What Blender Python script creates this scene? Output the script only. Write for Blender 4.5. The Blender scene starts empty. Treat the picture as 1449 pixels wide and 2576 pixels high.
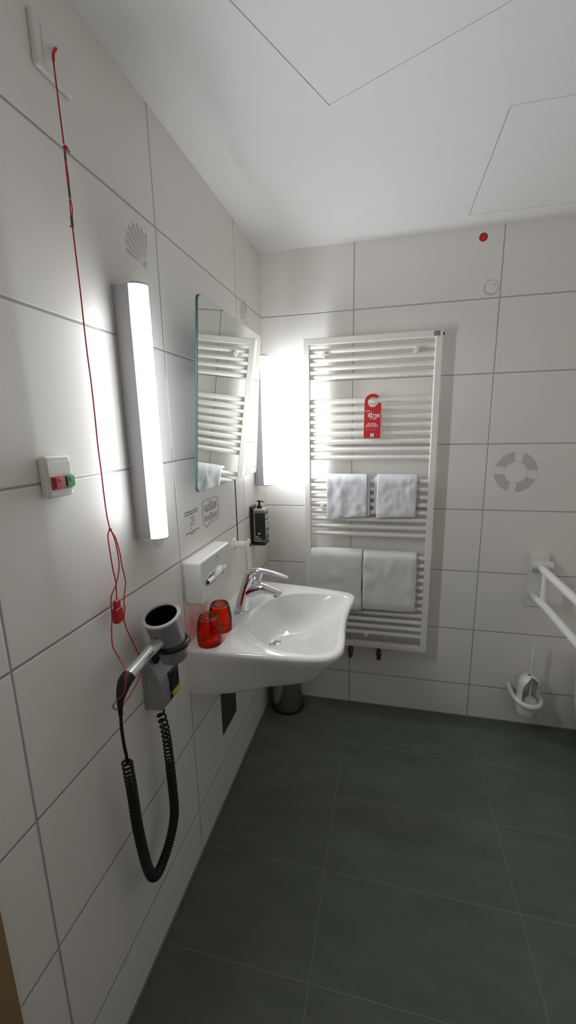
import bpy, bmesh, math, random
from mathutils import Vector, Matrix, noise
random.seed(7)
PI = math.pi
S = bpy.context.scene
COL = S.collection

# ------------------------------------------------------------------ materials
def lin(c):
    return tuple((v/255/12.92) if v/255 <= .04045 else ((v/255+.055)/1.055)**2.4 for v in c)

def mat(name, rgb, rough=.5, metal=0., spec=.5, bump=None, coat=0., var=None):
    m = bpy.data.materials.new(name); m.use_nodes = True
    nt = m.node_tree; b = nt.nodes['Principled BSDF']
    c = (*lin(rgb), 1)
    b.inputs['Base Color'].default_value = c
    b.inputs['Roughness'].default_value = rough
    b.inputs['Metallic'].default_value = metal
    b.inputs['Specular IOR Level'].default_value = spec
    b.inputs['Coat Weight'].default_value = coat
    b.inputs['Coat Roughness'].default_value = .08
    tc = nt.nodes.new('ShaderNodeTexCoord')
    if var:
        n = nt.nodes.new('ShaderNodeTexNoise'); n.inputs['Scale'].default_value = var[0]; n.inputs['Detail'].default_value = 4
        nt.links.new(tc.outputs['Object'], n.inputs['Vector'])
        mx = nt.nodes.new('ShaderNodeMix'); mx.data_type = 'RGBA'
        k = 1-var[1]
        mx.inputs['A'].default_value = (c[0]*k, c[1]*k, c[2]*k, 1); mx.inputs['B'].default_value = c
        nt.links.new(n.outputs['Fac'], mx.inputs['Factor']); nt.links.new(mx.outputs['Result'], b.inputs['Base Color'])
    if bump:
        n = nt.nodes.new('ShaderNodeTexNoise'); n.inputs['Scale'].default_value = bump[0]; n.inputs['Detail'].default_value = 3
        nt.links.new(tc.outputs['Object'], n.inputs['Vector'])
        bp = nt.nodes.new('ShaderNodeBump'); bp.inputs['Strength'].default_value = bump[1]; bp.inputs['Distance'].default_value = bump[2]
        nt.links.new(n.outputs['Fac'], bp.inputs['Height']); nt.links.new(bp.outputs['Normal'], b.inputs['Normal'])
    return m

def nmath(nt, op, a, b=None):
    n = nt.nodes.new('ShaderNodeMath'); n.operation = op
    for i, v in enumerate((a, b)):
        if v is None: continue
        if isinstance(v, (int, float)): n.inputs[i].default_value = v
        else: nt.links.new(v, n.inputs[i])
    return n.outputs[0]

def grid_mat(name, axu, u0, pu, axv, v0, pv, base, grout, wid, rough, depth, noisy=None, rvar=0):
    """tiles pu x pv with joints at u0+k*pu, v0+k*pv"""
    m = bpy.data.materials.new(name); m.use_nodes = True
    nt = m.node_tree; b = nt.nodes['Principled BSDF']
    tc = nt.nodes.new('ShaderNodeTexCoord'); sp = nt.nodes.new('ShaderNodeSeparateXYZ')
    nt.links.new(tc.outputs['Object'], sp.inputs[0])
    def dist(ax, o, p):
        s = nmath(nt, 'SUBTRACT', sp.outputs['XYZ'.index(ax)], o)
        s = nmath(nt, 'DIVIDE', s, p); s = nmath(nt, 'ADD', s, 100.5)
        s = nmath(nt, 'FRACT', s); s = nmath(nt, 'SUBTRACT', s, .5)
        s = nmath(nt, 'ABSOLUTE', s); return nmath(nt, 'MULTIPLY', s, p)
    d = nmath(nt, 'MINIMUM', dist(axu, u0, pu), dist(axv, v0, pv))
    mr = nt.nodes.new('ShaderNodeMapRange'); mr.interpolation_type = 'SMOOTHSTEP'
    nt.links.new(d, mr.inputs['Value'])
    mr.inputs['From Min'].default_value = wid*.35; mr.inputs['From Max'].default_value = wid*.65
    mx = nt.nodes.new('ShaderNodeMix'); mx.data_type = 'RGBA'
    mx.inputs['A'].default_value = (*lin(grout), 1); mx.inputs['B'].default_value = (*lin(base), 1)
    nt.links.new(mr.outputs[0], mx.inputs['Factor'])
    if noisy:
        n1 = nt.nodes.new('ShaderNodeTexNoise'); n1.inputs['Scale'].default_value = noisy[0]; n1.inputs['Detail'].default_value = 8
        n1.inputs['Roughness'].default_value = .65
        mp = nt.nodes.new('ShaderNodeMapping'); mp.inputs['Scale'].default_value = noisy[1]
        nt.links.new(tc.outputs['Object'], mp.inputs['Vector']); nt.links.new(mp.outputs[0], n1.inputs['Vector'])
        r = nt.nodes.new('ShaderNodeMapRange'); nt.links.new(n1.outputs['Fac'], r.inputs['Value'])
        r.inputs['From Min'].default_value = .3; r.inputs['From Max'].default_value = .7
        m2 = nt.nodes.new('ShaderNodeMix'); m2.data_type = 'RGBA'
        m2.inputs['A'].default_value = (*lin(noisy[2]), 1); m2.inputs['B'].default_value = (*lin(base), 1)
        nt.links.new(r.outputs[0], m2.inputs['Factor']); nt.links.new(m2.outputs['Result'], mx.inputs['B'])
    nt.links.new(mx.outputs['Result'], b.inputs['Base Color'])
    b.inputs['Roughness'].default_value = rough
    m3 = nt.nodes.new('ShaderNodeMapRange'); m3.interpolation_type = 'SMOOTHSTEP'
    nt.links.new(d, m3.inputs['Value']); m3.inputs['From Min'].default_value = 0; m3.inputs['From Max'].default_value = wid*1.1
    bp = nt.nodes.new('ShaderNodeBump'); bp.inputs['Strength'].default_value = 1; bp.inputs['Distance'].default_value = depth
    nt.links.new(m3.outputs[0], bp.inputs['Height']); nt.links.new(bp.outputs['Normal'], b.inputs['Normal'])
    return m

def glass_mat(name, tint, gloss=.12):
    """thin clear wall: tinted see-through plus mirror-like sheen at grazing angles"""
    m = bpy.data.materials.new(name); m.use_nodes = True
    nt = m.node_tree; nt.nodes.remove(nt.nodes['Principled BSDF']); out = nt.nodes['Material Output']
    t = nt.nodes.new('ShaderNodeBsdfTransparent'); t.inputs[0].default_value = (*tint, 1)
    g = nt.nodes.new('ShaderNodeBsdfGlossy'); g.inputs['Roughness'].default_value = .03
    lw = nt.nodes.new('ShaderNodeLayerWeight'); lw.inputs['Blend'].default_value = gloss*2
    mx = nt.nodes.new('ShaderNodeMixShader')
    nt.links.new(lw.outputs['Fresnel'], mx.inputs[0]); nt.links.new(t.outputs[0], mx.inputs[1]); nt.links.new(g.outputs[0], mx.inputs[2])
    nt.links.new(mx.outputs[0], out.inputs[0])
    return m

TILE = (232, 228, 222); GROUT = (168, 164, 159)
M = dict(
    ceil=mat('ceiling_paint', (231, 230, 229), .9, bump=(60, .12, .004)),
    dark=mat('dark_void', (16, 16, 16), .9), void=mat('dark_filter_mesh', (9, 10, 10), .9, spec=.1),
    wood=mat('brown_wood', (150, 124, 86), .55, var=(6, .25)),
    white=mat('white_plastic', (226, 224, 218), .32),
    cream=mat('cream_plastic', (226, 222, 206), .35),
    rad=mat('radiator_enamel', (228, 225, 217), .35),
    ceram=mat('white_ceramic', (234, 232, 229), .07, spec=.6, coat=.3),
    chrome=mat('chrome', (222, 224, 228), .07, 1.),
    steel=mat('brushed_steel', (176, 172, 160), .24, 1., bump=(300, .05, .001)),
    darksteel=mat('dark_steel_plate', (84, 74, 62), .38, .25, var=(30, .3)),
    brass=mat('brass_fitting', (110, 88, 58), .4, .9),
    silver=mat('silver_plastic', (150, 150, 153), .34, .35),
    silverlip=mat('light_silver_plastic', (196, 196, 198), .3, .3),
    alu=mat('satin_aluminium', (196, 196, 200), .4, .6),
    black=mat('black_plastic', (16, 16, 17), .3),
    blackm=mat('black_rubber', (12, 12, 12), .55),
    grey=mat('grey_label', (128, 131, 138), .4),
    red=mat('red_plastic', (178, 24, 32), .4),
    redcord=mat('red_cord', (186, 38, 30), .7),
    redbtn=mat('red_button', (186, 66, 84), .4),
    green=mat('green_button', (66, 152, 84), .4),
    redprint=mat('red_card', (186, 12, 22), .45),
    ink=mat('white_ink', (240, 226, 226), .6),
    inkfaint=mat('faint_ink', (206, 96, 96), .6),
    darkink=mat('dark_ink', (112, 110, 107), .6),
    blueink=mat('slate_ink', (92, 96, 110), .6),
    whitecard=mat('white_card', (238, 234, 236), .6),
    film=mat('matt_clear_film', (229, 225, 219), .33),
    motif=mat('grey_decal', (196, 192, 186), .55),
    towel=mat('white_terry', (232, 231, 234), .95, spec=.1, bump=(420, .9, .004), var=(160, .12)),
    towel2=mat('white_bath_terry', (232, 230, 226), .95, spec=.1, bump=(420, .9, .004), var=(160, .12)),
    tissue=mat('white_tissue', (236, 235, 234), .9, bump=(90, .3, .002)),
    brushhair=mat('white_bristles', (214, 211, 208), .9, bump=(260, .8, .004)),
    yellow=mat('yellow_label', (206, 186, 40), .5),
    clip=mat('grey_metal_clip', (104, 104, 96), .35, .8),
    edge=mat('green_glass_edge', (40, 68, 61), .35, spec=.2),
    mirror=mat('mirror_silver', (232, 236, 232), .0, 1.),
    redglass=glass_mat('red_glass', (.93, .16, .05), .1),
    clearbase=glass_mat('clear_pink_glass', (.95, .74, .70), .22),
    gel=mat('olive_gel_bottle', (124, 122, 96), .15),
    clear=mat('clear_plastic_shoulder', (188, 186, 178), .12),
    skirt=mat('grey_sealant', (120, 116, 108), .7),
)
M['tile_left'] = grid_mat('wall_tiles_left', 'Y', -.3476, .6014, 'Z', .1824, .3, TILE, GROUT, .0042, .33, .0016)
M['tile_back'] = grid_mat('wall_tiles_back', 'X', .4332, .6014, 'Z', .1824, .3, TILE, GROUT, .0042, .33, .0016)
M['floor'] = grid_mat('dark_floor_tiles', 'X', .4332, .6014, 'Y', -.008, .304, (96, 104, 96), (112, 117, 109), .0030, .55, .0003,
                      noisy=(5, (1, 2.6, 1), (80, 88, 80)))

# lamp diffuser: glowing opal plastic, the tube inside stops short of both ends
def lamp_mat(name, z0, z1, power):
    m = bpy.data.materials.new(name); m.use_nodes = True
    nt = m.node_tree; nt.nodes.remove(nt.nodes['Principled BSDF']); out = nt.nodes['Material Output']
    tc = nt.nodes.new('ShaderNodeTexCoord'); sp = nt.nodes.new('ShaderNodeSeparateXYZ'); nt.links.new(tc.outputs['Object'], sp.inputs[0])
    mid = (z0+z1)/2; half = (z1-z0)/2
    d = nmath(nt, 'ABSOLUTE', nmath(nt, 'SUBTRACT', sp.outputs[2], mid))
    mr = nt.nodes.new('ShaderNodeMapRange'); mr.interpolation_type = 'SMOOTHSTEP'; nt.links.new(d, mr.inputs['Value'])
    mr.inputs['From Min'].default_value = half-.085; mr.inputs['From Max'].default_value = half-.01
    mr.inputs['To Min'].default_value = power; mr.inputs['To Max'].default_value = power*.10
    gn = nt.nodes.new('ShaderNodeNewGeometry'); sn = nt.nodes.new('ShaderNodeSeparateXYZ'); nt.links.new(gn.outputs['Normal'], sn.inputs[0])
    side = nmath(nt, 'ADD', nmath(nt, 'MULTIPLY', nmath(nt, 'MAXIMUM', sn.outputs[0], 0.), .88), .12)
    e = nt.nodes.new('ShaderNodeEmission'); e.inputs[0].default_value = (.91, .955, 1, 1)
    nt.links.new(nmath(nt, 'MULTIPLY', mr.outputs[0], side), e.inputs[1]); nt.links.new(e.outputs[0], out.inputs[0])
    return m
POWER = 78.0

# ------------------------------------------------------------------ mesh builder
class MB:
    def __init__(s): s.v = []; s.f = []
    def add(s, vs, fs):
        o = len(s.v); s.v += [Vector(p) for p in vs]; s.f += [tuple(i+o for i in f) for f in fs]; return s
    def box(s, x0, x1, y0, y1, z0, z1):
        vs = [(x, y, z) for z in (z0, z1) for y in (y0, y1) for x in (x0, x1)]
        return s.add(vs, [(0, 2, 3, 1), (4, 5, 7, 6), (0, 1, 5, 4), (2, 6, 7, 3), (0, 4, 6, 2), (1, 3, 7, 5)])
    def prism(s, poly, O, U, V, N, t):
        O, U, V, N = map(Vector, (O, U, V, N)); n = len(poly)
        a = [O+U*p[0]+V*p[1] for p in poly]; b = [p+N*t for p in a]
        flip = (U.cross(V)).dot(N)*area(poly) < 0
        fs = [tuple(range(n)), tuple(range(2*n-1, n-1, -1))]+[(i, i+n, (i+1) % n+n, (i+1) % n) for i in range(n)]
        if not flip: fs = [tuple(reversed(f)) for f in fs]
        return s.add(a+b, fs)
    def strip(s, outer, inner, O, U, V, N, t):
        """flat ring between two loops with the same number of points, thickness t"""
        O, U, V, N = map(Vector, (O, U, V, N)); n = len(outer)
        vs = []
        for h in (0, t):
            for lp in (outer, inner): vs += [O+U*p[0]+V*p[1]+N*h for p in lp]
        fs = []
        for i in range(n):
            j = (i+1) % n
            fs += [(i, j, n+j, n+i), (2*n+i, 3*n+i, 3*n+j, 2*n+j), (i, 2*n+i, 2*n+j, j), (n+i, n+j, 3*n+j, 3*n+i)]
        return s.add(vs, fs)
    def tube(s, path, r, n=10, caps=True, closed=False, flat=None, up=None):
        path = [Vector(p) for p in path]; m = len(path)
        rr = r if isinstance(r, (list, tuple)) else [r]*m
        if flat is None: flat = [1]*m
        elif not isinstance(flat, (list, tuple)): flat = [flat]*m
        vs = []; prev = None
        for i, p in enumerate(path):
            if closed: t = path[(i+1) % m]-path[i-1]
            else: t = path[min(i+1, m-1)]-path[max(i-1, 0)]
            t.normalize()
            if up is not None:
                a = Vector(up)-t*Vector(up).dot(t)
            elif prev is None:
                a = Vector((0, 0, 1)) if abs(t.z) < .9 else Vector((0, 1, 0)); a = a-t*a.dot(t)
            else: a = prev-t*prev.dot(t)
            a.normalize(); prev = a; b = t.cross(a)
            for k in range(n):
                q = 2*PI*k/n
                vs.append(p+a*math.cos(q)*rr[i]*flat[i]+b*math.sin(q)*rr[i])
        fs = []
        for i in range(m if closed else m-1):
            i2 = (i+1) % m
            for k in range(n):
                k2 = (k+1) % n; fs.append((i*n+k, i*n+k2, i2*n+k2, i2*n+k))
        if caps and not closed:
            fs.append(tuple(reversed(range(n)))); fs.append(tuple(range((m-1)*n, m*n)))
        return s.add(vs, fs)
    def lathe(s, prof, O=(0, 0, 0), A=(0, 0, 1), n=32, caps=True):
        """prof = (radius, height along A)"""
        O = Vector(O); A = Vector(A).normalized()
        e = Vector((1, 0, 0)) if abs(A.x) < .9 else Vector((0, 1, 0))
        e = (e-A*e.dot(A)).normalized(); g = A.cross(e)
        vs = []
        for r, h in prof:
            for k in range(n):
                q = 2*PI*k/n; vs.append(O+A*h+e*math.cos(q)*r+g*math.sin(q)*r)
        fs = []
        for i in range(len(prof)-1):
            for k in range(n):
                k2 = (k+1) % n; fs.append((i*n+k, i*n+k2, (i+1)*n+k2, (i+1)*n+k))
        if caps: fs += [tuple(reversed(range(n))), tuple(range((len(prof)-1)*n, len(prof)*n))]
        return s.add(vs, fs)
    def sphere(s, c, r, n=12, sq=(1, 1, 1)):
        prof = [(r*math.sin(PI*i/n), -r*math.cos(PI*i/n)) for i in range(n+1)]
        prof[0] = (r*.02, -r); prof[-1] = (r*.02, r)
        o = len(s.v); s.lathe(prof, (0, 0, 0), (0, 0, 1), n*2)
        for i in range(o, len(s.v)):
            v = s.v[i]; s.v[i] = Vector((v.x*sq[0]+c[0], v.y*sq[1]+c[1], v.z*sq[2]+c[2]))
        return s
    def text(s, txt, size, O, U, V, N, t=.0003, width=None, bold=0., align='CENTER'):
        cu = bpy.data.curves.new('t', 'FONT'); cu.body = txt; cu.size = size; cu.align_x = align; cu.offset = bold
        cu.resolution_u = 3
        ob = bpy.data.objects.new('t', cu); COL.objects.link(ob)
        dg = bpy.context.evaluated_depsgraph_get(); me = ob.evaluated_get(dg).to_mesh()
        vs = [v.co.copy() for v in me.vertices]; fs = [tuple(p.vertices) for p in me.polygons]
        ob.evaluated_get(dg).to_mesh_clear(); bpy.data.objects.remove(ob); bpy.data.curves.remove(cu)
        if width and vs:
            w = max(v.x for v in vs)-min(v.x for v in vs)
            for v in vs: v.x *= width/w
        O, U, V, N = map(Vector, (O, U, V, N))
        return s.add([O+U*v.x+V*v.y+N*t for v in vs], fs)

def area(p): return sum(p[i-1][0]*p[i][1]-p[i][0]*p[i-1][1] for i in range(len(p)))/2
def rrect(w, h, r, n=5, cx=0, cy=0):
    out = []
    for (x, y, a) in ((w/2-r, h/2-r, 0), (-w/2+r, h/2-r, PI/2), (-w/2+r, -h/2+r, PI), (w/2-r, -h/2+r, 1.5*PI)):
        for i in range(n+1): q = a+PI/2*i/n; out.append((cx+x+r*math.cos(q), cy+y+r*math.sin(q)))
    return out
def circ(r, n=32, cx=0, cy=0, sy=1): return [(cx+r*math.cos(2*PI*i/n), cy+sy*r*math.sin(2*PI*i/n)) for i in range(n)]
def spline(pts, per=8, closed=False):
    P = [Vector(p) for p in pts]; n = len(P); out = []
    for i in range(n if closed else n-1):
        if closed: a, b, c, d = P[i-1], P[i], P[(i+1) % n], P[(i+2) % n]
        else: a, b, c, d = P[max(i-1, 0)], P[i], P[i+1], P[min(i+2, n-1)]
        for k in range(per):
            t = k/per
            out.append(.5*((2*b)+(c-a)*t+(2*a-5*b+4*c-d)*t*t+(3*b-a-3*c+d)*t**3))
    if not closed: out.append(P[-1])
    return out

ROOT = {}
def tag(o, label, cat, group=None):
    o['label'] = label; o['category'] = cat
    if group: o['group'] = group
    return o
def mesh_obj(name, mb, m, off=Vector((0, 0, 0)), smooth=30, bevel=0, seg=3, mods=None):
    me = bpy.data.meshes.new(name)
    me.from_pydata([tuple(v-off) for v in mb.v], [], mb.f); me.update()
    bm = bmesh.new(); bm.from_mesh(me); bmesh.ops.recalc_face_normals(bm, faces=bm.faces); bm.to_mesh(me); bm.free()
    me.materials.append(M[m] if isinstance(m, str) else m)
    if smooth:
        me.polygons.foreach_set('use_smooth', [True]*len(me.polygons)); me.set_sharp_from_angle(angle=math.radians(smooth))
    o = bpy.data.objects.new(name, me); COL.objects.link(o)
    if bevel:
        b = o.modifiers.new('bevel', 'BEVEL'); b.width = bevel; b.segments = seg; b.limit_method = 'ANGLE'; b.harden_normals = False
    return o
def thing(name, loc, label, cat, group=None):
    o = bpy.data.objects.new(name, None); COL.objects.link(o); o.location = loc; o.empty_display_size = .05
    ROOT[o.name] = Vector(loc); return tag(o, label, cat, group)
def part(name, mb, m, parent, **k):
    base = ROOT[parent.name]
    o = mesh_obj(name, mb, m, base, **k); o.parent = parent; ROOT[o.name] = base
    return o
def single(name, mb, m, label, cat, loc, group=None, **k):
    o = mesh_obj(name, mb, m, Vector(loc), **k); o.location = loc; ROOT[o.name] = Vector(loc)
    return tag(o, label, cat, group)
def struct(name, mb, m, **k):
    o = mesh_obj(name, mb, m, **k); o['kind'] = 'structure'; ROOT[o.name] = Vector((0, 0, 0)); return o
def copy_thing(root, loc, label):
    r = root.copy(); COL.objects.link(r); r.location = loc; r['label'] = label; ROOT[r.name] = Vector(loc)
    for ch in list(root.children):
        c = ch.copy(); COL.objects.link(c); c.parent = r
        for g in list(ch.children):
            d = g.copy(); COL.objects.link(d); d.parent = c
    return r

# frames for printing on surfaces: left wall (faces +x), back wall (faces -y)
LW = dict(U=(0, 1, 0), V=(0, 0, 1), N=(1, 0, 0))
BW = dict(U=(1, 0, 0), V=(0, 0, 1), N=(0, -1, 0))
NS = dict(U=(1, 0, 0), V=(0, 0, 1), N=(0, -1, 0))
def words(mb, O, fr, u0, u1, v, h, seed, dens=.8, t=.0002):
    """a line of print too small to read: word-long dashes"""
    rnd = random.Random(seed); O, U, V, N = Vector(O), Vector(fr['U']), Vector(fr['V']), Vector(fr['N']); u = u0
    while u < u1-h*.5:
        w = min(h*rnd.choice((1.6, 2.4, 3.4, 4.4, 5.2)), u1-u)
        k = u
        while k < u+w-h*.25:
            lw = min(h*.55, u+w-k); hh = h*rnd.choice((.7, .7, 1., .85))
            mb.prism([(k, v), (k+lw*.8, v), (k+lw*.8, v+hh), (k, v+hh)], O, U, V, N, t); k += lw
        u += w+h*.6

# ------------------------------------------------------------------ room
H = 2.2555; XR = 1.95; YF = -2.45; YD = -1.647
struct('wall_left', MB().box(-.1, 0, YD, 0, 0, H+.1), 'tile_left', smooth=0)
struct('wall_back', MB().box(-.1, XR+.1, 0, .1, 0, H+.1), 'tile_back', smooth=0)
struct('wall_right', MB().box(XR, XR+.1, YF-.1, 0, 0, H+.1), 'tile_left', smooth=0)
struct('wall_front', MB().box(-.1, XR, YF-.1, YF, 0, H+.1), 'tile_back', smooth=0)
struct('floor', MB().box(-.1, XR+.1, YF-.1, .1, -.1, 0), 'floor', smooth=0)
struct('trim_1', MB().box(0, .006, YD, 0, 0, .007), 'skirt', smooth=0)
struct('trim_2', MB().box(.006, XR, -.006, 0, 0, .007), 'skirt', smooth=0)
# wooden door at the near end of the left wall
d = struct('door_1', MB().box(-.06, -.02, YF, YD-.075, .004, 2.05).box(-.1, -.06, YF, YD, 0, H+.1).box(-.06, 0, YF, YD-.005, 2.12, H+.1), 'wood', smooth=0)
part('door_frame', MB().box(-.06, .012, YD-.075, YD-.001, 0, 2.12).box(-.06, .012, YF, YD-.075, 2.05, 2.12), 'wood', d, bevel=.003)
part('door_handle', MB().tube([(-.02, -2.37, 1.0), (.03, -2.37, 1.0), (.035, -2.35, 1.0), (.035, -2.25, 1.0)], .009, 10), 'steel', d)

# ceiling with two flush hatches set in shadow gaps
a1 = Vector((-.4235, -.906)); a2 = Vector((.906, -.4235)); c0 = Vector((.4316, -.8176))
hatchA = [c0, c0+a1*.62, c0+a1*.62+a2*.62, c0+a2*.62]
hatchB = [Vector((.876, -.114)), Vector((.876, -.697)), Vector((1.46, -.697)), Vector((1.46, -.114))]
bm = bmesh.new(); loops = [[Vector((-.1, .1)), Vector((XR+.1, .1)), Vector((XR+.1, YF-.1)), Vector((-.1, YF-.1))], hatchA, hatchB]
edges = []
for lp in loops:
    vs = [bm.verts.new((p.x, p.y, H)) for p in lp]
    edges += [bm.edges.new((vs[i-1], vs[i])) for i in range(len(vs))]
bmesh.ops.triangle_fill(bm, use_beauty=True, use_dissolve=False, edges=edges)
mbc = MB(); bm.verts.index_update()
mbc.add([v.co for v in bm.verts], [tuple(v.index for v in f.verts) for f in bm.faces]); bm.free()
for lp in (hatchA, hatchB):
    n = len(lp); mbc.add([(p.x, p.y, H) for p in lp]+[(p.x, p.y, H+.03) for p in lp], [(i, (i+1) % n, n+(i+1) % n, n+i) for i in range(n)])
struct('ceiling', mbc, 'ceil', smooth=0)
struct('gap_shade_slab', MB().box(-.1, XR+.1, YF-.1, .1, H+.03, H+.1), 'dark', smooth=0)  # near-black slab above the hatches, its colour supplies the shade in the gaps
for lp, lab in ((hatchA, 'white ceiling hatch set at an angle to the walls, nearer the camera'), (hatchB, 'white square ceiling hatch lying parallel to the walls, near the red sticker')):
    c = sum(lp, Vector((0, 0)))/4; g = .0022
    q = [c+(p-c)*(1-2*g/.6) for p in lp]
    single('ceiling_hatch', MB().prism([(p.x, p.y) for p in q], (0, 0, H), (1, 0, 0), (0, 1, 0), (0, 0, 1), .03), 'ceil', lab, 'hatch', (c.x, c.y, H), smooth=0)

# ------------------------------------------------------------------ wall lamps
def wall_lamp(y0, label):
    y1 = y0+.055; z0, z1 = 1.207, 1.788
    t = thing('wall_lamp', (0, (y0+y1)/2, z0), label, 'lamp', 'upright tube lamps beside the mirror')
    part('housing', MB().box(.0, .040, y0, y1, z0+.003, z1-.003), 'alu', t, bevel=.001)
    def prof(r=0, n=14):
        return [(.0405, y0+.001)]+[(.0405+(.029+r)*math.sin(PI*i/n), (y0+y1)/2-(.0265+r)*math.cos(PI*i/n)) for i in range(n+1)]+[(.0405, y1-.001)]
    lm = lamp_mat('opal_diffuser_lit', .004, z1-z0-.004, POWER)
    part('diffuser', MB().prism(prof(), (0, 0, z0+.004), (1, 0, 0), (0, 1, 0), (0, 0, 1), z1-z0-.008), lm, t, smooth=40)
    for zz in (z0, z1-.0035):
        pr = [(0, y0-.0006)]+prof(.0015)+[(0, y1+.0006)]
        part('end_cap', MB().prism(pr, (0, 0, zz), (1, 0, 0), (0, 1, 0), (0, 0, 1), .0035), 'chrome', t)
    return t
wall_lamp(-1.164, 'lit upright tube lamp on the left wall, beside the hanging red cord')
wall_lamp(-.178, 'lit upright tube lamp in the corner, beyond the mirror and next to the towel radiator')

# ------------------------------------------------------------------ mirror and its tilt lever
al = .0718; mc = Vector((.066, -.655, 1.2915)); U = Vector((0, 1, 0)); V = Vector((math.sin(al), 0, math.cos(al))); N = Vector((math.cos(al), 0, -math.sin(al)))
t = thing('mirror', mc, 'frameless rounded mirror tilting forward on the left wall above the basin', 'mirror')
po = rrect(.572, .532, .018, 6, 0, .266)
part('glass_edge', MB().prism(po, mc-N*.0075, U, V, N, .0065), 'edge', t, smooth=30)
part('mirror_face', MB().prism([(p[0]*.996, .266+(p[1]-.266)*.996) for p in po], mc-N*.001, U, V, N, .001), 'mirror', t, smooth=0)
for y in (-.71, -.60):
    part('lower_bracket', MB().box(.0, .063, y-.012, y+.012, 1.36, 1.40), 'steel', t)
    part('upper_stay', MB().tube([(.0, y, 1.66), (.084, y, 1.66)], .005, 8), 'steel', t)
mb = MB()
words(mb, mc, dict(U=U, V=V, N=N), .256, .268, .026, .0035, 5, t=.0002)
part('maker_mark', mb, 'darkink', t, smooth=0)

t = thing('mirror_tilt_lever', (0, -.50, 1.013), 'white plastic mirror lever sticking out of the tiles behind the tap', 'lever')
part('flange', MB().lathe([(.023, 0), (.024, .003), (.022, .007), (.014, .008)], (0, -.5, 1.013), (1, 0, 0), 28), 'cream', t)
part('shaft', MB().lathe([(.0135, .006), (.0135, .058), (.0145, .06)], (0, -.5, 1.013), (1, 0, 0), 24), 'cream', t)
lp = [(0+.0155*math.cos(q), .0+.0195*math.sin(q)) for q in [PI*i/12 for i in range(13)]]
lp += [(-.0155+.003*k/4, -.02-.02*k) for k in range(5)]
lp += [(.012*math.cos(q), -.105+.011*math.sin(q)) for q in [PI+PI*i/10 for i in range(11)]]
lp += [(.0155-.003*(4-k)/4, -.10+.02*k) for k in range(5)]
part('grip', MB().prism(lp, (.058, -.5, 1.016), (0, 1, 0), (0, 0, 1), (1, 0, 0), .013), 'cream', t, bevel=.004)
part('socket', MB().prism(circ(.0085, 20), (.0706, -.5, 1.012), (0, 1, 0), (0, 0, 1), (1, 0, 0), .0008), 'dark', t)
part('pull_rod', MB().tube([(.019, -.5, 1.02), (.018, -.5, 1.30)], .0022, 8), 'blackm', t)

# ------------------------------------------------------------------ emergency pull cord
t = thing('emergency_pull_cord', (0, -1.281, 2.076), 'white pull switch high on the left wall with a long red cord', 'pull cord')
part('switch_plate', MB().box(0, .011, -1.3255, -1.238, 2.0755, 2.156), 'white', t, bevel=.004)
pc = part('cover', MB().box(.0105, .0125, -1.309, -1.254, 2.088, 2.143), 'white', t, bevel=.001)
part('screw_hole', MB().prism(circ(.0016, 10), (.0122, -1.2855, 2.114), (0, 1, 0), (0, 0, 1), (1, 0, 0), .0006), 'dark', pc)
R_ = .0013
p1 = spline([(.012, -1.2800, 2.124), (.022, -1.289, 2.118), (.028, -1.306, 2.095), (.030, -1.309, 2.05), (.030, -1.307, 1.966)], 6)
part('cord_top', MB().tube(p1, [.0024 if p.z > 2.085 else R_ for p in p1], 8), 'redcord', t)
part('knot', MB().sphere((.031, -1.3045, 1.961), .004, 8, (1, 1.3, 1)).tube([(.031, -1.303, 1.961), (.033, -1.297, 1.958)], .0016, 6), 'redcord', t)
part('crimp_sleeve', MB().tube([(.030, -1.3065, 1.955), (.030, -1.307, 1.940)], .0022, 10), 'clip', t)
part('cord_loop', MB().tube(spline([(.030, -1.308, 1.942), (.030, -1.3085, 1.925), (.030, -1.3085, 1.912), (.030, -1.3065, 1.908), (.030, -1.3045, 1.912), (.030, -1.3055, 1.926), (.030, -1.3068, 1.942)], 6), .0011, 7), 'redcord', t)
part('swivel_clip', MB().tube([(.030, -1.3065, 1.909), (.030, -1.3067, 1.884)], .0022, 10).tube(spline([(.030, -1.3067, 1.884), (.030, -1.3085, 1.880), (.030, -1.3067, 1.876), (.030, -1.3049, 1.880)], 4, True), .0006, 6, closed=True), 'clip', t)
part('cord_loop', MB().tube(spline([(.030, -1.3092, 1.848), (.030, -1.3095, 1.862), (.030, -1.3085, 1.876), (.030, -1.3067, 1.880), (.030, -1.3045, 1.875), (.030, -1.3045, 1.862), (.030, -1.3078, 1.848)], 6), .0011, 7), 'redcord', t)
part('crimp_sleeve', MB().tube([(.030, -1.3085, 1.852), (.030, -1.3085, 1.836)], .0026, 10), 'clip', t)
part('cord_tail', MB().tube([(.030, -1.3085, 1.838), (.030, -1.311, 1.835), (.030, -1.3155, 1.834)], .0013, 7), 'redcord', t)
main = [(.030, -1.3085, 1.838), (.03, -1.3086, 1.8302), (.03, -1.3081, 1.7841), (.03, -1.3072, 1.7266), (.03, -1.3078, 1.6712), (.03, -1.3075, 1.6171), (.03, -1.3057, 1.5641), (.03, -1.3058, 1.5066), (.03, -1.307, 1.4396), (.03, -1.3054, 1.3897), (.03, -1.3054, 1.3497), (.03, -1.3036, 1.3004), (.03, -1.2995, 1.2741), (.03, -1.2978, 1.2681)]
part('cord_main', MB().tube(spline(main, 4), R_, 8), 'redcord', t)
sB = [(.03, -1.2978, 1.2681), (.03, -1.3074, 1.2558), (.03, -1.306, 1.216), (.03, -1.3031, 1.178), (.03, -1.2986, 1.1481), (.03, -1.3020, 1.108)]
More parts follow.
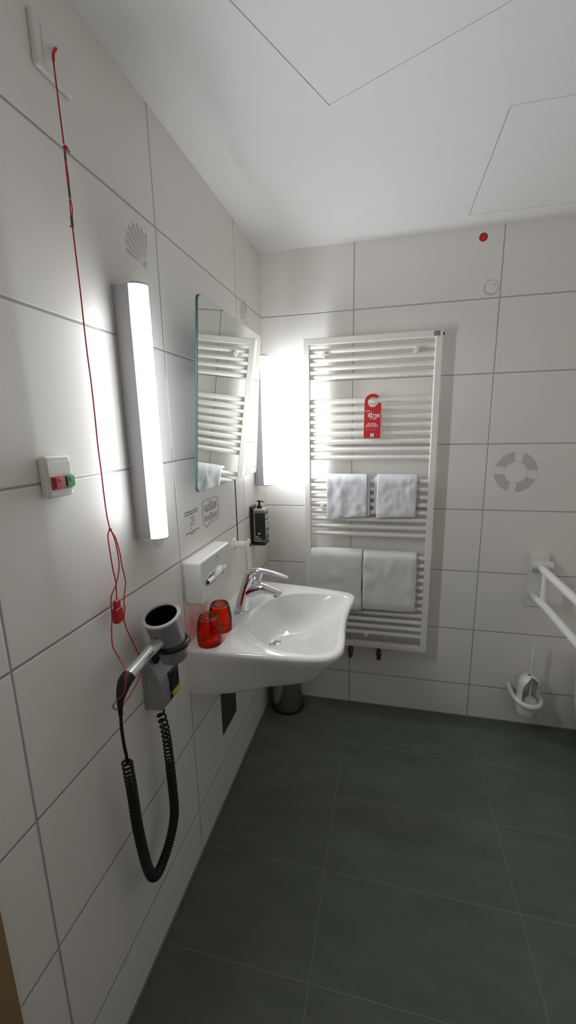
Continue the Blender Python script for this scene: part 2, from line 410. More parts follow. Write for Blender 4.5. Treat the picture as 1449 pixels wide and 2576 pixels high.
sC = [(.03, -1.2968, 1.2661), (.031, -1.2874, 1.2417), (.032, -1.283, 1.1964), (.032, -1.2876, 1.1695), (.033, -1.3041, 1.1438), (.031, -1.3198, 1.125), (.03, -1.3225, 1.0979), (.03, -1.325, 1.0731), (.032, -1.3337, 1.0489), (.038, -1.3418, 1.0183),
      (.05, -1.3399, .9894), (.078, -1.3623, .9819), (.084, -1.3706, .973), (.086, -1.3817, .9511), (.082, -1.3885, .9396), (.065, -1.3883, .9222), (.055, -1.385, .908), (.05, -1.3741, .893), (.046, -1.3572, .8801), (.04, -1.3287, .8734), (.034, -1.2933, .8736), (.03, -1.2595, .8812), (.03, -1.2455, .8937), (.029, -1.236, .925), (.03, -1.2493, .9567),
      (.03, -1.2623, .9881), (.03, -1.2767, 1.0217), (.03, -1.2828, 1.0434), (.03, -1.2838, 1.059), (.03, -1.2778, 1.0793), (.03, -1.2783, 1.0948), (.03, -1.271, 1.1184), (.03, -1.2648, 1.1389), (.03, -1.2712, 1.1769), (.03, -1.2738, 1.2063), (.03, -1.2824, 1.2431), (.03, -1.2957, 1.265)]
part('cord_loop', MB().tube(spline(sB, 5), R_, 8).tube(spline(sC, 5), R_, 8).sphere((.030, -1.2975, 1.267), .0034, 7), 'redcord', t)
part('pull_handle', MB().box(.0235, .0375, -1.3165, -1.292, 1.058, 1.092).box(.0255, .0355, -1.313, -1.2955, 1.090, 1.110), 'red', t, bevel=.003)

# ------------------------------------------------------------------ call button box
t = thing('call_button_panel', (0, -1.404, 1.354), 'white wall box with one red and one green button, left of the hanging cord', 'button panel')
part('frame', MB().box(0, .018, -1.4365, -1.373, 1.354, 1.431), 'white', t, bevel=.007, seg=5)
part('cover_plate', MB().box(.014, .0198, -1.433, -1.379, 1.3645, 1.4195), 'white', t, bevel=.0006)
for nm, m, ya, yb in (('red_button', 'redbtn', -1.4295, -1.4045), ('green_button', 'green', -1.4025, -1.3795)):
    b = part(nm, MB().box(.018, .0245, ya, yb, 1.370, 1.394).box(.024, .0295, ya+.002, yb-.002, 1.3735, 1.392), m, t, bevel=.0008)
    yc = (ya+yb)/2+.001
    part('button_eye', MB().tube([(.0298, yc+.0022*math.cos(q*PI/6), 1.3865+.0026*math.sin(q*PI/6)) for q in range(12)], .0006, 6, closed=True), 'whitecard', b)

# ------------------------------------------------------------------ stickers and printed motifs
def shell(A, th0, th1, r, label):
    mb = MB(); n = 8
    for i in range(n):
        a = th0+(th1-th0)*i/n; b = th0+(th1-th0)*(i+1)/n; m = (a+b)/2; g = (b-a)*.14
        k = 1-.16*abs((i+.5)/n*2-1)**2
        pts = [(.22*r*math.cos(m), .22*r*math.sin(m))]
        pts += [(k*r*(.93+.09*math.sin(PI*j/5))*math.cos(a+g+(b-a-2*g)*j/5), k*r*(.93+.09*math.sin(PI*j/5))*math.sin(a+g+(b-a-2*g)*j/5)) for j in range(6)]
        mb.prism(pts, (0, *A), **LW, t=.0004)
    m = (th0+th1)/2
    mb.prism([(.2*r*math.cos(th0), .2*r*math.sin(th0)), (.17*r*math.cos(m), .17*r*math.sin(m)), (.2*r*math.cos(th1), .2*r*math.sin(th1)), (-.04*r*math.cos(m), -.04*r*math.sin(m))], (0, *A), **LW, t=.0004)
    single('shell_decal', mb, 'motif', label, 'decal', (0, *A), 'grey scallop shells on the tiles', smooth=0)
R = math.radians
shell((-1.010, 1.8665), R(76), R(176), .094, 'grey scallop shell on the tile above the lit lamp beside the red cord')
shell((-.226, 1.9035), R(76), R(176), .094, 'grey scallop shell on the tile above the far end of the mirror')
shell((-1.072, 1.252), R(-104), R(-52), .096, 'grey scallop shell peeping out under the lamp beside the red cord')

c = (1.1567, 0, 1.2572); mb = MB(); n = 10
for q0 in (-6, 84, 173, 261):
    a, b = R(q0+12), R(q0+90-12); o = []; i_ = []
    for j in range(n+1):
        q = a+(b-a)*j/n; e = .10*abs(j/n*2-1)**3
        o.append((.0885*math.cos(q), .0885*math.sin(q)))
        qi = (a+b)/2+(q-(a+b)/2)*.86; i_.append((.048*math.cos(qi), .048*math.sin(qi)))
    mb.prism(o+i_[::-1], c, **BW, t=.0004)
mb.strip(circ(.0895, 64), circ(.0882, 64), c, **BW, t=.0004); mb.strip(circ(.0482, 64), circ(.0466, 64), c, **BW, t=.0004)
single('lifebuoy_decal', mb, 'motif', 'grey lifebuoy ring on the back wall tiles right of the radiator', 'decal', c, smooth=0)
c = (.9985, 0, 2.0235); mb = MB()
mb.strip(circ(.0305, 48), circ(.0250, 48, .0008, .0022), c, **BW, t=.0004)
arc = [(.0185*math.cos(q), .0185*math.sin(q)) for q in [R(18+57*i/8) for i in range(9)]]; arc2 = [(.0150*math.cos(q), .0150*math.sin(q)) for q in [R(22+50*i/8) for i in range(9)]]
mb.prism(arc+arc2[::-1], c, **BW, t=.0004); mb.prism(circ(.0022, 10, .0165, -.0015), c, **BW, t=.0004)
single('bubble_decal', mb, 'motif', 'small grey bubble outline on the back wall tile under the red dot', 'decal', c, smooth=0)
c = (.9545, 0, 2.2155); t = thing('round_sticker', c, 'small round red sticker high on the back wall under the ceiling', 'sticker')
part('disc', MB().prism(circ(.0165, 40), c, **BW, t=.0006), 'redprint', t, smooth=0)
mb = MB()
for k, (u, v) in enumerate(((.010, .004), (.007, -.001), (.007, -.005), (.004, -.009))): words(mb, (c[0], -.0007, c[2]), BW, -u, u, v, .0026, 20+k)
part('lettering', mb, 'inkfaint', t, smooth=0)

# tap-water sticker and notice below the mirror
c = (0, -.858, 1.185); t = thing('tap_water_sticker', c, 'clear square sticker with a tap drawing, left of the speech bubble notice', 'sticker')
part('film', MB().prism(rrect(.122, .090, .004, 3), c, **LW, t=.0004), 'film', t, smooth=0)
o = (.0005, c[1], c[2]); mb = MB()
words(mb, o, LW, -.045, .045, .033, .0052, 3); words(mb, o, LW, -.045, .045, .025, .0052, 4)
words(mb, o, LW, -.047, .050, -.033, .0046, 6); words(mb, o, LW, -.012, .014, -.0395, .0044, 7)
part('lettering', mb, 'darkink', t, smooth=0)
tp = [(.010, .018), (-.008, .018), (-.010, .015), (-.007, .012), (.006, .012), (.008, .008), (.008, .001), (.000, .001), (-.009, -.001), (-.013, -.007), (-.012, -.012), (-.006, -.012), (-.005, -.008), (.000, -.006), (.008, -.007), (.008, -.012), (.015, -.012), (.015, .017)]
mb = MB().tube([Vector((.0006, c[1]+p[0], c[2]+p[1])) for p in tp], .0007, 5, closed=True).tube([(.0006, c[1]-.009, c[2]-.016), (.0006, c[1]-.010, c[2]-.024)], .0008, 5)
part('tap_drawing', mb, 'darkink', t, smooth=0)
c = (0, -.706, 1.1915); t = thing('notice_sticker', c, 'clear speech bubble notice with lines of print on the tile below the mirror', 'sticker')
b = rrect(.134, .084, .016, 6, 0, .002)
b = [p for p in b if not (p[1] < -.039 and -.048 < p[0] < .02)]
k = max(range(len(b)), key=lambda i: (b[i][0] < -.04 and b[i][1] < -.035, b[i][0]))
i0 = [i for i, p in enumerate(b) if p[1] < -.03 and p[0] < 0][-1]
b = b[:i0+1]+[(-.048, -.041), (-.040, -.052), (-.026, -.041), (.0, -.040)]+b[i0+1:]
part('film', MB().prism(b, c, **LW, t=.0004), 'film', t, smooth=0)
part('outline', MB().tube([Vector((.0005, c[1]+p[0], c[2]+p[1])) for p in b], .0008, 5, closed=True), 'blueink', t, smooth=0)
o = (.0005, c[1], c[2]); mb = MB()
words(mb, o, LW, -.014, .014, .031, .0046, 30)
for k, w in enumerate((.056, .056, .057, .044)): words(mb, o, LW, -w, w, .0235-.0068*k, .0044, 31+k)
words(mb, o, LW, -.012, .012, -.0085, .0038, 37)
for k, w in enumerate((.055, .056, .056)): words(mb, o, LW, -w, w, -.0155-.0062*k, .0040, 40+k)
words(mb, o, LW, -.012, .012, -.0345, .003, 44)
part('lettering', mb, 'darkink', t, smooth=0)

# ------------------------------------------------------------------ wash basin
Z = .80
OUT = [(0, -.965), (.05, -.965), (.127, -.962), (.26, -.953), (.34, -.948), (.415, -.938), (.460, -.917), (.484, -.872), (.4845, -.80), (.478, -.72), (.476, -.64), (.480, -.56), (.4885, -.48), (.486, -.435), (.466, -.406), (.427, -.393), (.296, -.365), (.16, -.348), (.05, -.336), (0, -.335)]
INN = [(.133, -.744), (.169, -.813), (.223, -.868), (.300, -.905), (.395, -.912), (.447, -.882), (.460, -.83), (.455, -.75), (.452, -.65), (.460, -.54), (.463, -.485), (.445, -.449), (.35, -.437), (.245, -.458), (.170, -.525), (.135, -.634)]
outl = [(p.x, p.y) for p in [Vector((*q, 0)) for q in OUT[:2]]+spline([(*q, 0) for q in OUT[1:-1]], 8)+[Vector((*OUT[-1], 0))]]
innl = [(p.x, p.y) for p in spline([(*q, 0) for q in INN], 8, True)]
CX, CY = .29, -.66
def hit(poly, a):
    d = (math.cos(a), math.sin(a)); best = None
    for i in range(len(poly)):
        x1, y1 = poly[i-1][0]-CX, poly[i-1][1]-CY; x2, y2 = poly[i][0]-CX, poly[i][1]-CY
        ex, ey = x2-x1, y2-y1; den = d[0]*ey-d[1]*ex
        if abs(den) < 1e-12: continue
        t_ = (x1*ey-y1*ex)/den; u_ = (x1*d[1]-y1*d[0])/den
        if t_ > 0 and -1e-6 <= u_ <= 1+1e-6 and (best is None or t_ < best): best = t_
    return Vector((CX+d[0]*best, CY+d[1]*best, 0))
angs = [2*PI*i/220 for i in range(220)]
for q in ((0, -.965), (0, -.335)): angs.append(math.atan2(q[1]-CY, q[0]-CX) % (2*PI))
angs = sorted(angs)
EO = [hit(outl, a) for a in angs]; EI = [hit(innl, a) for a in angs]; n = len(angs)
def zb(x):
    K = [(0, .628), (.14, .632), (.27, .644), (.35, .657), (.43, .676), (.49, .706)]
    for (a, b), (c_, d_) in zip(K, K[1:]):
        if x <= c_: return b+(d_-b)*(x-a)/(c_-a)
    return .775
def und(x): return .012+.25*min(x, .23)
cen = Vector((CX-.02, CY, 0)); rings = []
def toward(p, q, dist):
    v = q-p; L = v.length; r_ = p+v*min(dist/L, .9)
    if p.x < .004: r_.x = p.x          # stays flush with the wall
    return r_
def ring(f): rings.append([f(i) for i in range(n)])
ring(lambda i: Vector((*toward(EO[i], cen, und(EO[i].x)+.12).xy, zb(EO[i].x)+.004)))
ring(lambda i: Vector((*toward(EO[i], cen, und(EO[i].x)+.022).xy, zb(EO[i].x))))
ring(lambda i: Vector((*toward(EO[i], cen, und(EO[i].x)+.008).xy, zb(EO[i].x)+.004)))
ring(lambda i: Vector((*toward(EO[i], cen, und(EO[i].x)).xy, zb(EO[i].x)+.013)))
for f_ in (.35, .65, .85):
    ring(lambda i, f_=f_: Vector((*toward(EO[i], cen, und(EO[i].x)*(1-f_)).xy, (zb(EO[i].x)+.013)*(1-f_)+(Z-.016)*f_)))
ring(lambda i: Vector((*EO[i].xy, Z-.012)))
ring(lambda i: Vector((*toward(EO[i], cen, .0016).xy, Z-.005)))
ring(lambda i: Vector((*toward(EO[i], cen, .0055).xy, Z-.0012)))
ring(lambda i: Vector((*toward(EO[i], cen, .011).xy, Z)))
ring(lambda i: Vector((*(EI[i]+(EO[i]-EI[i]).normalized()*min(.008, (EO[i]-EI[i]).length*.3)).xy, Z)))
ring(lambda i: Vector((*(EI[i]+(EO[i]-EI[i]).normalized()*.003).xy, Z-.0012)))
DR = Vector((.215, -.66, 0)); ZD = .672
for s_ in (.995, .985, .965, .93, .88, .82, .74, .64, .52, .40, .28, .17, .08):
    def f(i, s_=s_):
        e = EI[i]; v = e-DR; w = ((1+v.normalized().x)/2)**.9
        p_ = 5.2*(1-w)+1.9*w
        return Vector((*(DR+v*s_).xy, ZD+(Z-.003-ZD)*s_**p_))
    ring(f)
mb = MB(); mb.v = [p for r in rings for p in r]
for k in range(len(rings)-1):
    for i in range(n):
        j = (i+1) % n; mb.f.append((k*n+i, k*n+j, (k+1)*n+j, (k+1)*n+i))
mb.f.append(tuple(range(n-1, -1, -1))); L = (len(rings)-1)*n; mb.f.append(tuple(range(L, L+n)))
t = thing('wash_basin', (0, -.65, .63), 'white ceramic wall-hung washbasin with a concave front edge', 'sink')
part('basin', mb, 'ceram', t, smooth=50)
dr = part('drain', MB().lathe([(.031, .001), (.032, .004), (.029, .0055), (.024, .0045), (.022, .002)], (.2155, -.66, ZD), (0, 0, 1), 36), 'chrome', t)
part('plug', MB().lathe([(.019, .001), (.0205, .008), (.018, .0115), (.008, .013)], (.2155, -.66, ZD), (0, 0, 1), 32), 'chrome', dr)

# ------------------------------------------------------------------ mixer tap
Y = -.66
t = thing('mixer_tap', (.084, Y, Z), 'chrome single-lever mixer tap standing on the washbasin', 'tap')
pb = spline([(.083, Y, Z), (.087, Y, Z+.03), (.098, Y, .872), (.112, Y, .918), (.122, Y, .940)], 5)
nb = len(pb)
part('body', MB().lathe([(.030, 0), (.030, .003), (.028, .005)], (.083, Y, Z), (0, 0, 1), 36).tube(pb, [.0275-.008*(i/(nb-1)) for i in range(nb)], 32, flat=[1-.08*(i/(nb-1)) for i in range(nb)], up=(0, 1, 0)), 'chrome', t)
ps = spline([(.106, Y, .878), (.132, Y, .889), (.165, Y, .896), (.200, Y, .889), (.225, Y, .8845), (.239, Y, .883)], 5); rs = [.030, .027, .0195, .0145, .0110, .0085]
def interp(vals, m): return [vals[min(int(k*(len(vals)-1)/(m-1)), len(vals)-2)]*(1-(k*(len(vals)-1)/(m-1) % 1 if k < m-1 else 1))+vals[min(int(k*(len(vals)-1)/(m-1)), len(vals)-2)+1]*((k*(len(vals)-1)/(m-1)) % 1 if k < m-1 else 1) for k in range(m)]
m_ = len(ps); part('spout', MB().tube(ps, interp(rs, m_), 28, flat=interp([.72, .75, .98, 1.25, 1.55, 1.7], m_), up=(0, 1, 0)), 'chrome', t)
part('aerator', MB().lathe([(.0115, 0), (.0115, .010), (.010, .012)], (.2185, Y, .8675), (0, 0, 1), 24), 'steel', t)
pl = spline([(.116, Y, .932), (.122, Y, .951), (.138, Y, .962), (.160, Y, .9645), (.200, Y, .959), (.240, Y, .949), (.264, Y, .9425)], 5); m_ = len(pl)
lv = part('lever', MB().tube(pl, interp([.0190, .0185, .0120, .0085, .0068, .0062, .0042], m_), 24, flat=interp([1.0, 1.05, 1.45, 1.85, 2.0, 2.3, 2.4], m_), up=(0, 1, 0)), 'chrome', t)
part('lever_stay', MB().tube(spline([(.166, Y, .962), (.159, Y, .938), (.152, Y, .914)], 4), .0055, 14, flat=1.9, up=(0, 1, 0)), 'chrome', lv)

# ------------------------------------------------------------------ red glasses turned upside down
GP = [(.0372, 0), (.0378, .004), (.0392, .022), (.0392, .040), (.0375, .060), (.0342, .078), (.0318, .086)]
GI = [(.0318, .086), (.0300, .0935), (.0268, .0965), (.0240, .0955), (.0225, .0890), (.0215, .0870), (.001, .0868)]
def glass(x, y):
    t = thing('drinking_glass', (x, y, Z), 'upside-down red drinking glass on the basin nearer the hair dryer', 'glass', 'red glasses on the basin')
    part('glass_wall', MB().lathe(GP, (x, y, Z+.0004), (0, 0, 1), 48, caps=False), 'redglass', t, smooth=60)
    part('glass_base', MB().lathe(GI, (x, y, Z+.0004), (0, 0, 1), 48, caps=False), 'clearbase', t, smooth=40)
    return t
g = glass(.061, -.912)
copy_thing(g, (.060, -.815, Z), 'upside-down red drinking glass on the basin nearer the tap')

# ------------------------------------------------------------------ tissue dispenser
t = thing('tissue_dispenser', (0, -.8185, .9415), 'glossy white wall box dispensing tissues, above the red glasses', 'tissue box')
part('box', MB().box(0, .060, -.943, -.694, .9415, 1.0785), 'white', t, bevel=.007, seg=4)
sl = [(.0855*math.cos(q)*1, .0165*math.sin(q)*(1+.35*math.cos(q)**2)) for q in [2*PI*i/40 for i in range(40)]]
cs = (.0598, -.831, 1.0045)
part('slot_rim', MB().tube([Vector((.0604, cs[1]+p[0], cs[2]+p[1])) for p in sl], .0022, 8, closed=True), 'clear', t)
part('slot', MB().prism([(p[0]*.98, p[1]*.98) for p in sl], cs, **LW, t=.0006), 'grey', t, smooth=0)
mb = MB(); nu, nv = 26, 6; vs = []; fs = []
for i in range(nu):
    for j in range(nv):
        u = i/(nu-1); v = j/(nv-1); y = -.905+.150*u
        z = .990+.026*v*(1-.3*abs(2*u-1))+.012*u*v+.004*math.sin(9*u+2*v); x = .0606+.013*math.sin(PI*v)*(.7+.3*math.sin(13*u))+.003*math.sin(23*u+v*3)*v
        vs.append((x, y, z)); 
for i in range(nu-1):
    for j in range(nv-1): fs.append((i*nv+j, (i+1)*nv+j, (i+1)*nv+j+1, i*nv+j+1))
mb.add(vs, fs); part('tissue', mb, 'tissue', t, smooth=60)
mb = MB(); o = (.0601, -.814, 1.0505)
mb.strip(rrect(.026, .013, .002, 2), rrect(.0235, .0105, .0015, 2), o, **LW, t=.0003)
for k in range(5): mb.prism([(-.012+.005*k, .010+.0012*math.sin(PI*(k+.5)/5)), (-.009+.005*k, .010+.0012*math.sin(PI*(k+.5)/5)), (-.009+.005*k, .0132+.0012*math.sin(PI*(k+.5)/5)), (-.012+.005*k, .0132+.0012*math.sin(PI*(k+.5)/5))], o, **LW, t=.0003)
part('embossed_mark', mb, 'grey', t, smooth=0)

# ------------------------------------------------------------------ soap dispenser
t = thing('soap_bottle_mount', (0, -.244, .947), 'black wall bracket that holds the soap bottle in the corner', 'bracket')
part('back_plate', MB().box(0, .009, -.283, -.204, .947, 1.126), 'black', t, bevel=.002)
part('tray', MB().prism([(x, y) for x, y in rrect(.060, .078, .010, 5, .0385, -.2435)], (0, 0, .947), (1, 0, 0), (0, 1, 0), (0, 0, 1), .010), 'black', t, bevel=.0015)
t = thing('soap_bottle', (.037, -.240, .957), 'clear pump bottle with black label standing in the wall bracket', 'bottle')
part('bottle', MB().box(.0095, .0665, -.271, -.205, .957, 1.108), 'gel', t, bevel=.006, seg=4)
part('shoulder', MB().box(.0125, .0635, -.267, -.209, 1.104, 1.113), 'clear', t, bevel=.003)
lb = part('label', MB().box(.0185, .0672, -.2717, -.2055, .966, 1.099), 'black', t, bevel=.005)
o = (0, -.2719, 0); mb = MB()
mb.strip(rrect(.0085, .0085, .0012, 2, .0385, 1.0005), rrect(.0040, .0030, .0008, 2, .0385, 1.0005), o, **NS, t=.0003)
for k, (u0, u1, v, h) in enumerate(((.024, .036, .983, .0045), (.025, .052, .9765, .0024), (.026, .052, .9715, .0018))): words(mb, o, NS, u0, u1, v, h, 60+k)
part('label_print', mb, 'whitecard', lb, smooth=0)
o = (.0673, -.238, 0); mb = MB()
for k, z in enumerate((1.068, 1.043, 1.022)):
    for j in range(3):
        u = -.024+.017*j; mb.strip([(u, z), (u+.013, z), (u+.013, z+.017), (u, z+.017)], [(u+.004, z+.004), (u+.009, z+.004), (u+.009, z+.013), (u+.004, z+.013)], o, **LW, t=.0003)
for k in range(4): words(mb, o, LW, -.024, .022, 1.008-.006*k, .003, 70+k)
part('front_lettering', mb, 'whitecard', lb, smooth=0)
pc = (.034, -.238)
pm = part('pump_collar', MB().lathe([(.0115, 0), (.0120, .002), (.0120, .012), (.0095, .0150), (.0062, .017)], (*pc, 1.112), (0, 0, 1), 24), 'black', t)
part('pump_head', MB().lathe([(.0050, .016), (.0050, .026), (.0062, .027), (.0062, .034), (.004, .036)], (*pc, 1.112), (0, 0, 1), 18).tube([(pc[0]-.012, pc[1], 1.1455), (pc[0], pc[1], 1.1465), (pc[0]+.016, pc[1], 1.1435), (pc[0]+.022, pc[1], 1.1395)], [.0026, .0036, .0028, .0020], 10), 'black', pm)

# ------------------------------------------------------------------ hair dryer holder and hair dryer
hp = [(0, .757), (.050, .757), (.0525, .775), (.0520, .822), (.047, .846), (.038, .868), (.028, .886), (.020, .899), (0, .906)]
hp2 = [(p.x, p.z) for p in spline([(a, 0, b) for a, b in hp[2:8]], 4)]
poly = hp[:2]+hp2+[hp[-1]]
t = thing('hair_dryer_holder', (0, -1.15, .757), 'silver wall box with socket that carries the hair dryer', 'holder')
part('body', MB().prism(poly, (0, -1.197, 0), (1, 0, 0), (0, 0, 1), (0, 1, 0), .094), 'silver', t, bevel=.004)
part('back_plate', MB().box(0, .011, -1.1985, -1.1015, .7555, .912), 'silver', t, bevel=.001)
so = part('socket', MB().box(.048, .0545, -1.157, -1.108, .784, .842), 'black', t, bevel=.0015)
part('socket_well', MB().lathe([(.0185, 0), (.0185, .002), (.0165, .0022), (.0160, -.001)], (.0537, -1.1325, .813), (1, 0, 0), 28, caps=False), 'black', so)
wl = part('warning_label', MB().box(.0505, .0538, -1.160, -1.106, .766, .780), 'yellow', t, bevel=.0004)
part('warning_print', MB().box(.0536, .0541, -1.160, -1.145, .766, .780), 'black', wl, smooth=0)
B0 = Vector((.0745, -1.155, .895)); B1 = Vector((.069, -1.195, 1.028)); ax = (B1-B0).normalized(); LB = (B1-B0).length
cR = B0+ax*.046
tor = []
e1 = Vector((0, 1, 0)); e2 = ax.cross(e1)
part('ring', MB().tube([cR+e1*math.cos(2*PI*i/40)*.0465+e2*math.sin(2*PI*i/40)*.0465 for i in range(40)], .0058, 10, closed=True, flat=1.35, up=tuple(ax))
     .tube([cR+Vector((-.036, .020, -.004)), Vector((.034, -1.145, .905)), Vector((.024, -1.145, .888))], [.010, .012, .012], 12)
     .tube([cR+Vector((-.030, -.030, -.004)), Vector((.034, -1.175, .905)), Vector((.026, -1.172, .885))], [.010, .011, .011], 12), 'black', t)

t = thing('hair_dryer', (.075, -1.17, .90), 'silver hair dryer with black coiled cord hanging in its wall holder', 'hair dryer')
part('barrel', MB().lathe([(.001, .030), (.0290, .030), (.0300, .000), (.0335, .0005), (.0350, .004), (.0385, .040), (.0405, .061), (.0398, .0615), (.0398, .0630), (.0408, .0635), (.0420, .080), (.0432, LB-.012), (.0440, LB-.008)], B0, ax, 48, caps=False), 'silver', t, smooth=25)
part('inlet_rim', MB().lathe([(.0440, LB-.009), (.0470, LB-.006), (.0478, LB-.002), (.0465, LB), (.0392, LB), (.0385, LB-.003)], B0, ax, 48, caps=False), 'silverlip', t)
part('inlet_grille', MB().lathe([(.0387, LB-.001), (.0378, LB-.050), (.0370, LB-.053), (.002, LB-.052)], B0, ax, 40, caps=False), 'void', t)
h0 = Vector((.068, -1.207, .968)); h1 = Vector((.064, -1.338, .9495))
ph = [h0+(h1-h0)*k/7 for k in range(8)]
hd = part('handle', MB().tube(ph, [.0155, .0170, .0155, .0140, .0135, .0140, .0150, .0150], 24, flat=.80, up=(0, 0, 1)), 'silverlip', t)
part('switch', MB().tube([h0+(h1-h0)*.10+Vector((.0, 0, .0135)), h0+(h1-h0)*.14+Vector((0, 0, .0135))], .003, 8), 'black', hd)
mb = MB(); w = (h1-h0).normalized(); nrm = Vector((.93, 0, .36)).normalized(); upv = nrm.cross(w)
oo = h0+(h1-h0)*.62+nrm*.0140
mb.tube([oo+w*.0045*math.cos(q*PI/6)+upv*.0045*math.sin(q*PI/6) for q in range(12)], .0004, 5, closed=True)
fr = dict(U=-w, V=-upv if upv.z < 0 else upv, N=nrm)
words(mb, oo, fr, .007, .034, -.003, .0062, 81, t=.0004)
part('handle_print', mb, 'darkink', hd, smooth=0)
pg = [h1-(h1-h0)*.02, h1+Vector((.0, -.014, -.006)), h1+Vector((.002, -.030, -.020)), h1+Vector((.003, -.038, -.034)), h1+Vector((.003, -.041, -.052)), h1+Vector((.002, -.040, -.066))]
part('cord_grip', MB().tube(spline(pg, 4), interp([.0152, .0150, .0110, .0070, .0052, .0046], 21), 16), 'blackm', t)
lead = spline([h1+Vector((.002, -.040, -.060)), (.064, -1.378, .850), (.060, -1.371, .800), (.0595, -1.367, .772), (.056, -1.3635, .752)], 6)
part('cord_lead', MB().tube(lead, .0036, 10), 'blackm', t)
cp = spline([(.056, -1.3635, .757), (.052, -1.352, .66), (.050, -1.345, .56), (.050, -1.332, .45), (.050, -1.318, .385), (.050, -1.300, .3535), (.050, -1.275, .347), (.050, -1.238, .360), (.050, -1.203, .392), (.050, -1.184, .44), (.048, -1.181, .55), (.046, -1.184, .67), (.042, -1.190, .735), (.038, -1.192, .757)], 14)
ds = [0]
for a, b in zip(cp, cp[1:]): ds.append(ds[-1]+(b-a).length)
def along(s_):
    s_ = max(0, min(ds[-1], s_)); k = 0
    while k < len(ds)-2 and ds[k+1] < s_: k += 1
    f_ = (s_-ds[k])/(ds[k+1]-ds[k]); return cp[k].lerp(cp[k+1], f_), (cp[k+1]-cp[k]).normalized()
hel = []; s_ = .0; ph_ = 0
while s_ < ds[-1]-.004:
    u = s_/ds[-1]
    pitch = .0063+.0075*max(0, 1-u/.26)+.0135*max(0, (u-.72)/.28)**1.2
    p, tg = along(s_); a = Vector((1, 0, 0)); a = (a-tg*a.dot(tg)).normalized(); b = tg.cross(a)
    hel.append(p+a*.0100*math.cos(ph_)+b*.0100*math.sin(ph_))
    ph_ += 2*PI/14; s_ += pitch/14
hel = [lead[-1]]+hel+[Vector((.036, -1.192, .7575))]
part('coiled_cord', MB().tube(hel, .0029, 7), 'blackm', t, smooth=60)

# ------------------------------------------------------------------ towel radiator
FY = -.090
t = thing('towel_radiator', (.5135, -.075, .383), 'tall white tubular towel radiator on the back wall', 'radiator')
OF = [(.217, .383), (.810, .383), (.810, 1.857), (.217, 1.857)]; IF = [(.2455, .407), (.7815, .407), (.7815, 1.829), (.2455, 1.829)]
part('frame', MB().strip(OF, IF, (0, FY+.032, 0), (1, 0, 0), (0, 0, 1), (0, -1, 0), .032), 'rad', t, bevel=.003)
for k in range(38):
    if k in (4, 5, 14, 15, 24, 25, 38): continue
    z = 1.802-.03634*k
    part('bar', MB().tube([(.235, -.072, z), (.792, -.072, z)], .0112, 20), 'rad', t)
mb = MB()
for x, z in ((.311, 1.7838), (.706, 1.7838), (.520, .4485), (.300, 1.098)):
    part('wall_bracket', MB().tube([(x, 0, z), (x, -.070, z)], .0065, 12).tube([(x, -.062, z), (x, -.088, z)], .0105, 20), 'rad', t, bevel=.001)
lbp = part('badge', MB().box(.773, .798, FY-.0008, FY+.001, 1.8335, 1.8535), 'grey', t, smooth=0)
mb = MB(); words(mb, (.7955, FY-.0009, 1.838), dict(U=(0, 0, 1), V=(-1, 0, 0), N=(0, -1, 0)), 0, .012, 0, .003, 90)
part('badge_print', mb, 'darkink', lbp, smooth=0)
part('bleed_valve', MB().tube([(.806, -.074, 1.843), (.817, -.074, 1.843)], .0055, 14), 'black', t)
part('bleed_knob', MB().tube([(.817, -.074, 1.844), (.823, -.074, 1.844)], .0075, 16), 'white', t)
for x in (.444, .586):
    part('valve', MB().lathe([(.011, 0), (.011, .022), (.014, .023), (.014, .040), (.010, .046), (.010, .072)], (x, -.068, .326-.014), (0, 0, 1), 18).tube([(x, -.068, .326), (x, -.03, .326), (x, 0, .326)], .010, 14), 'brass', t)

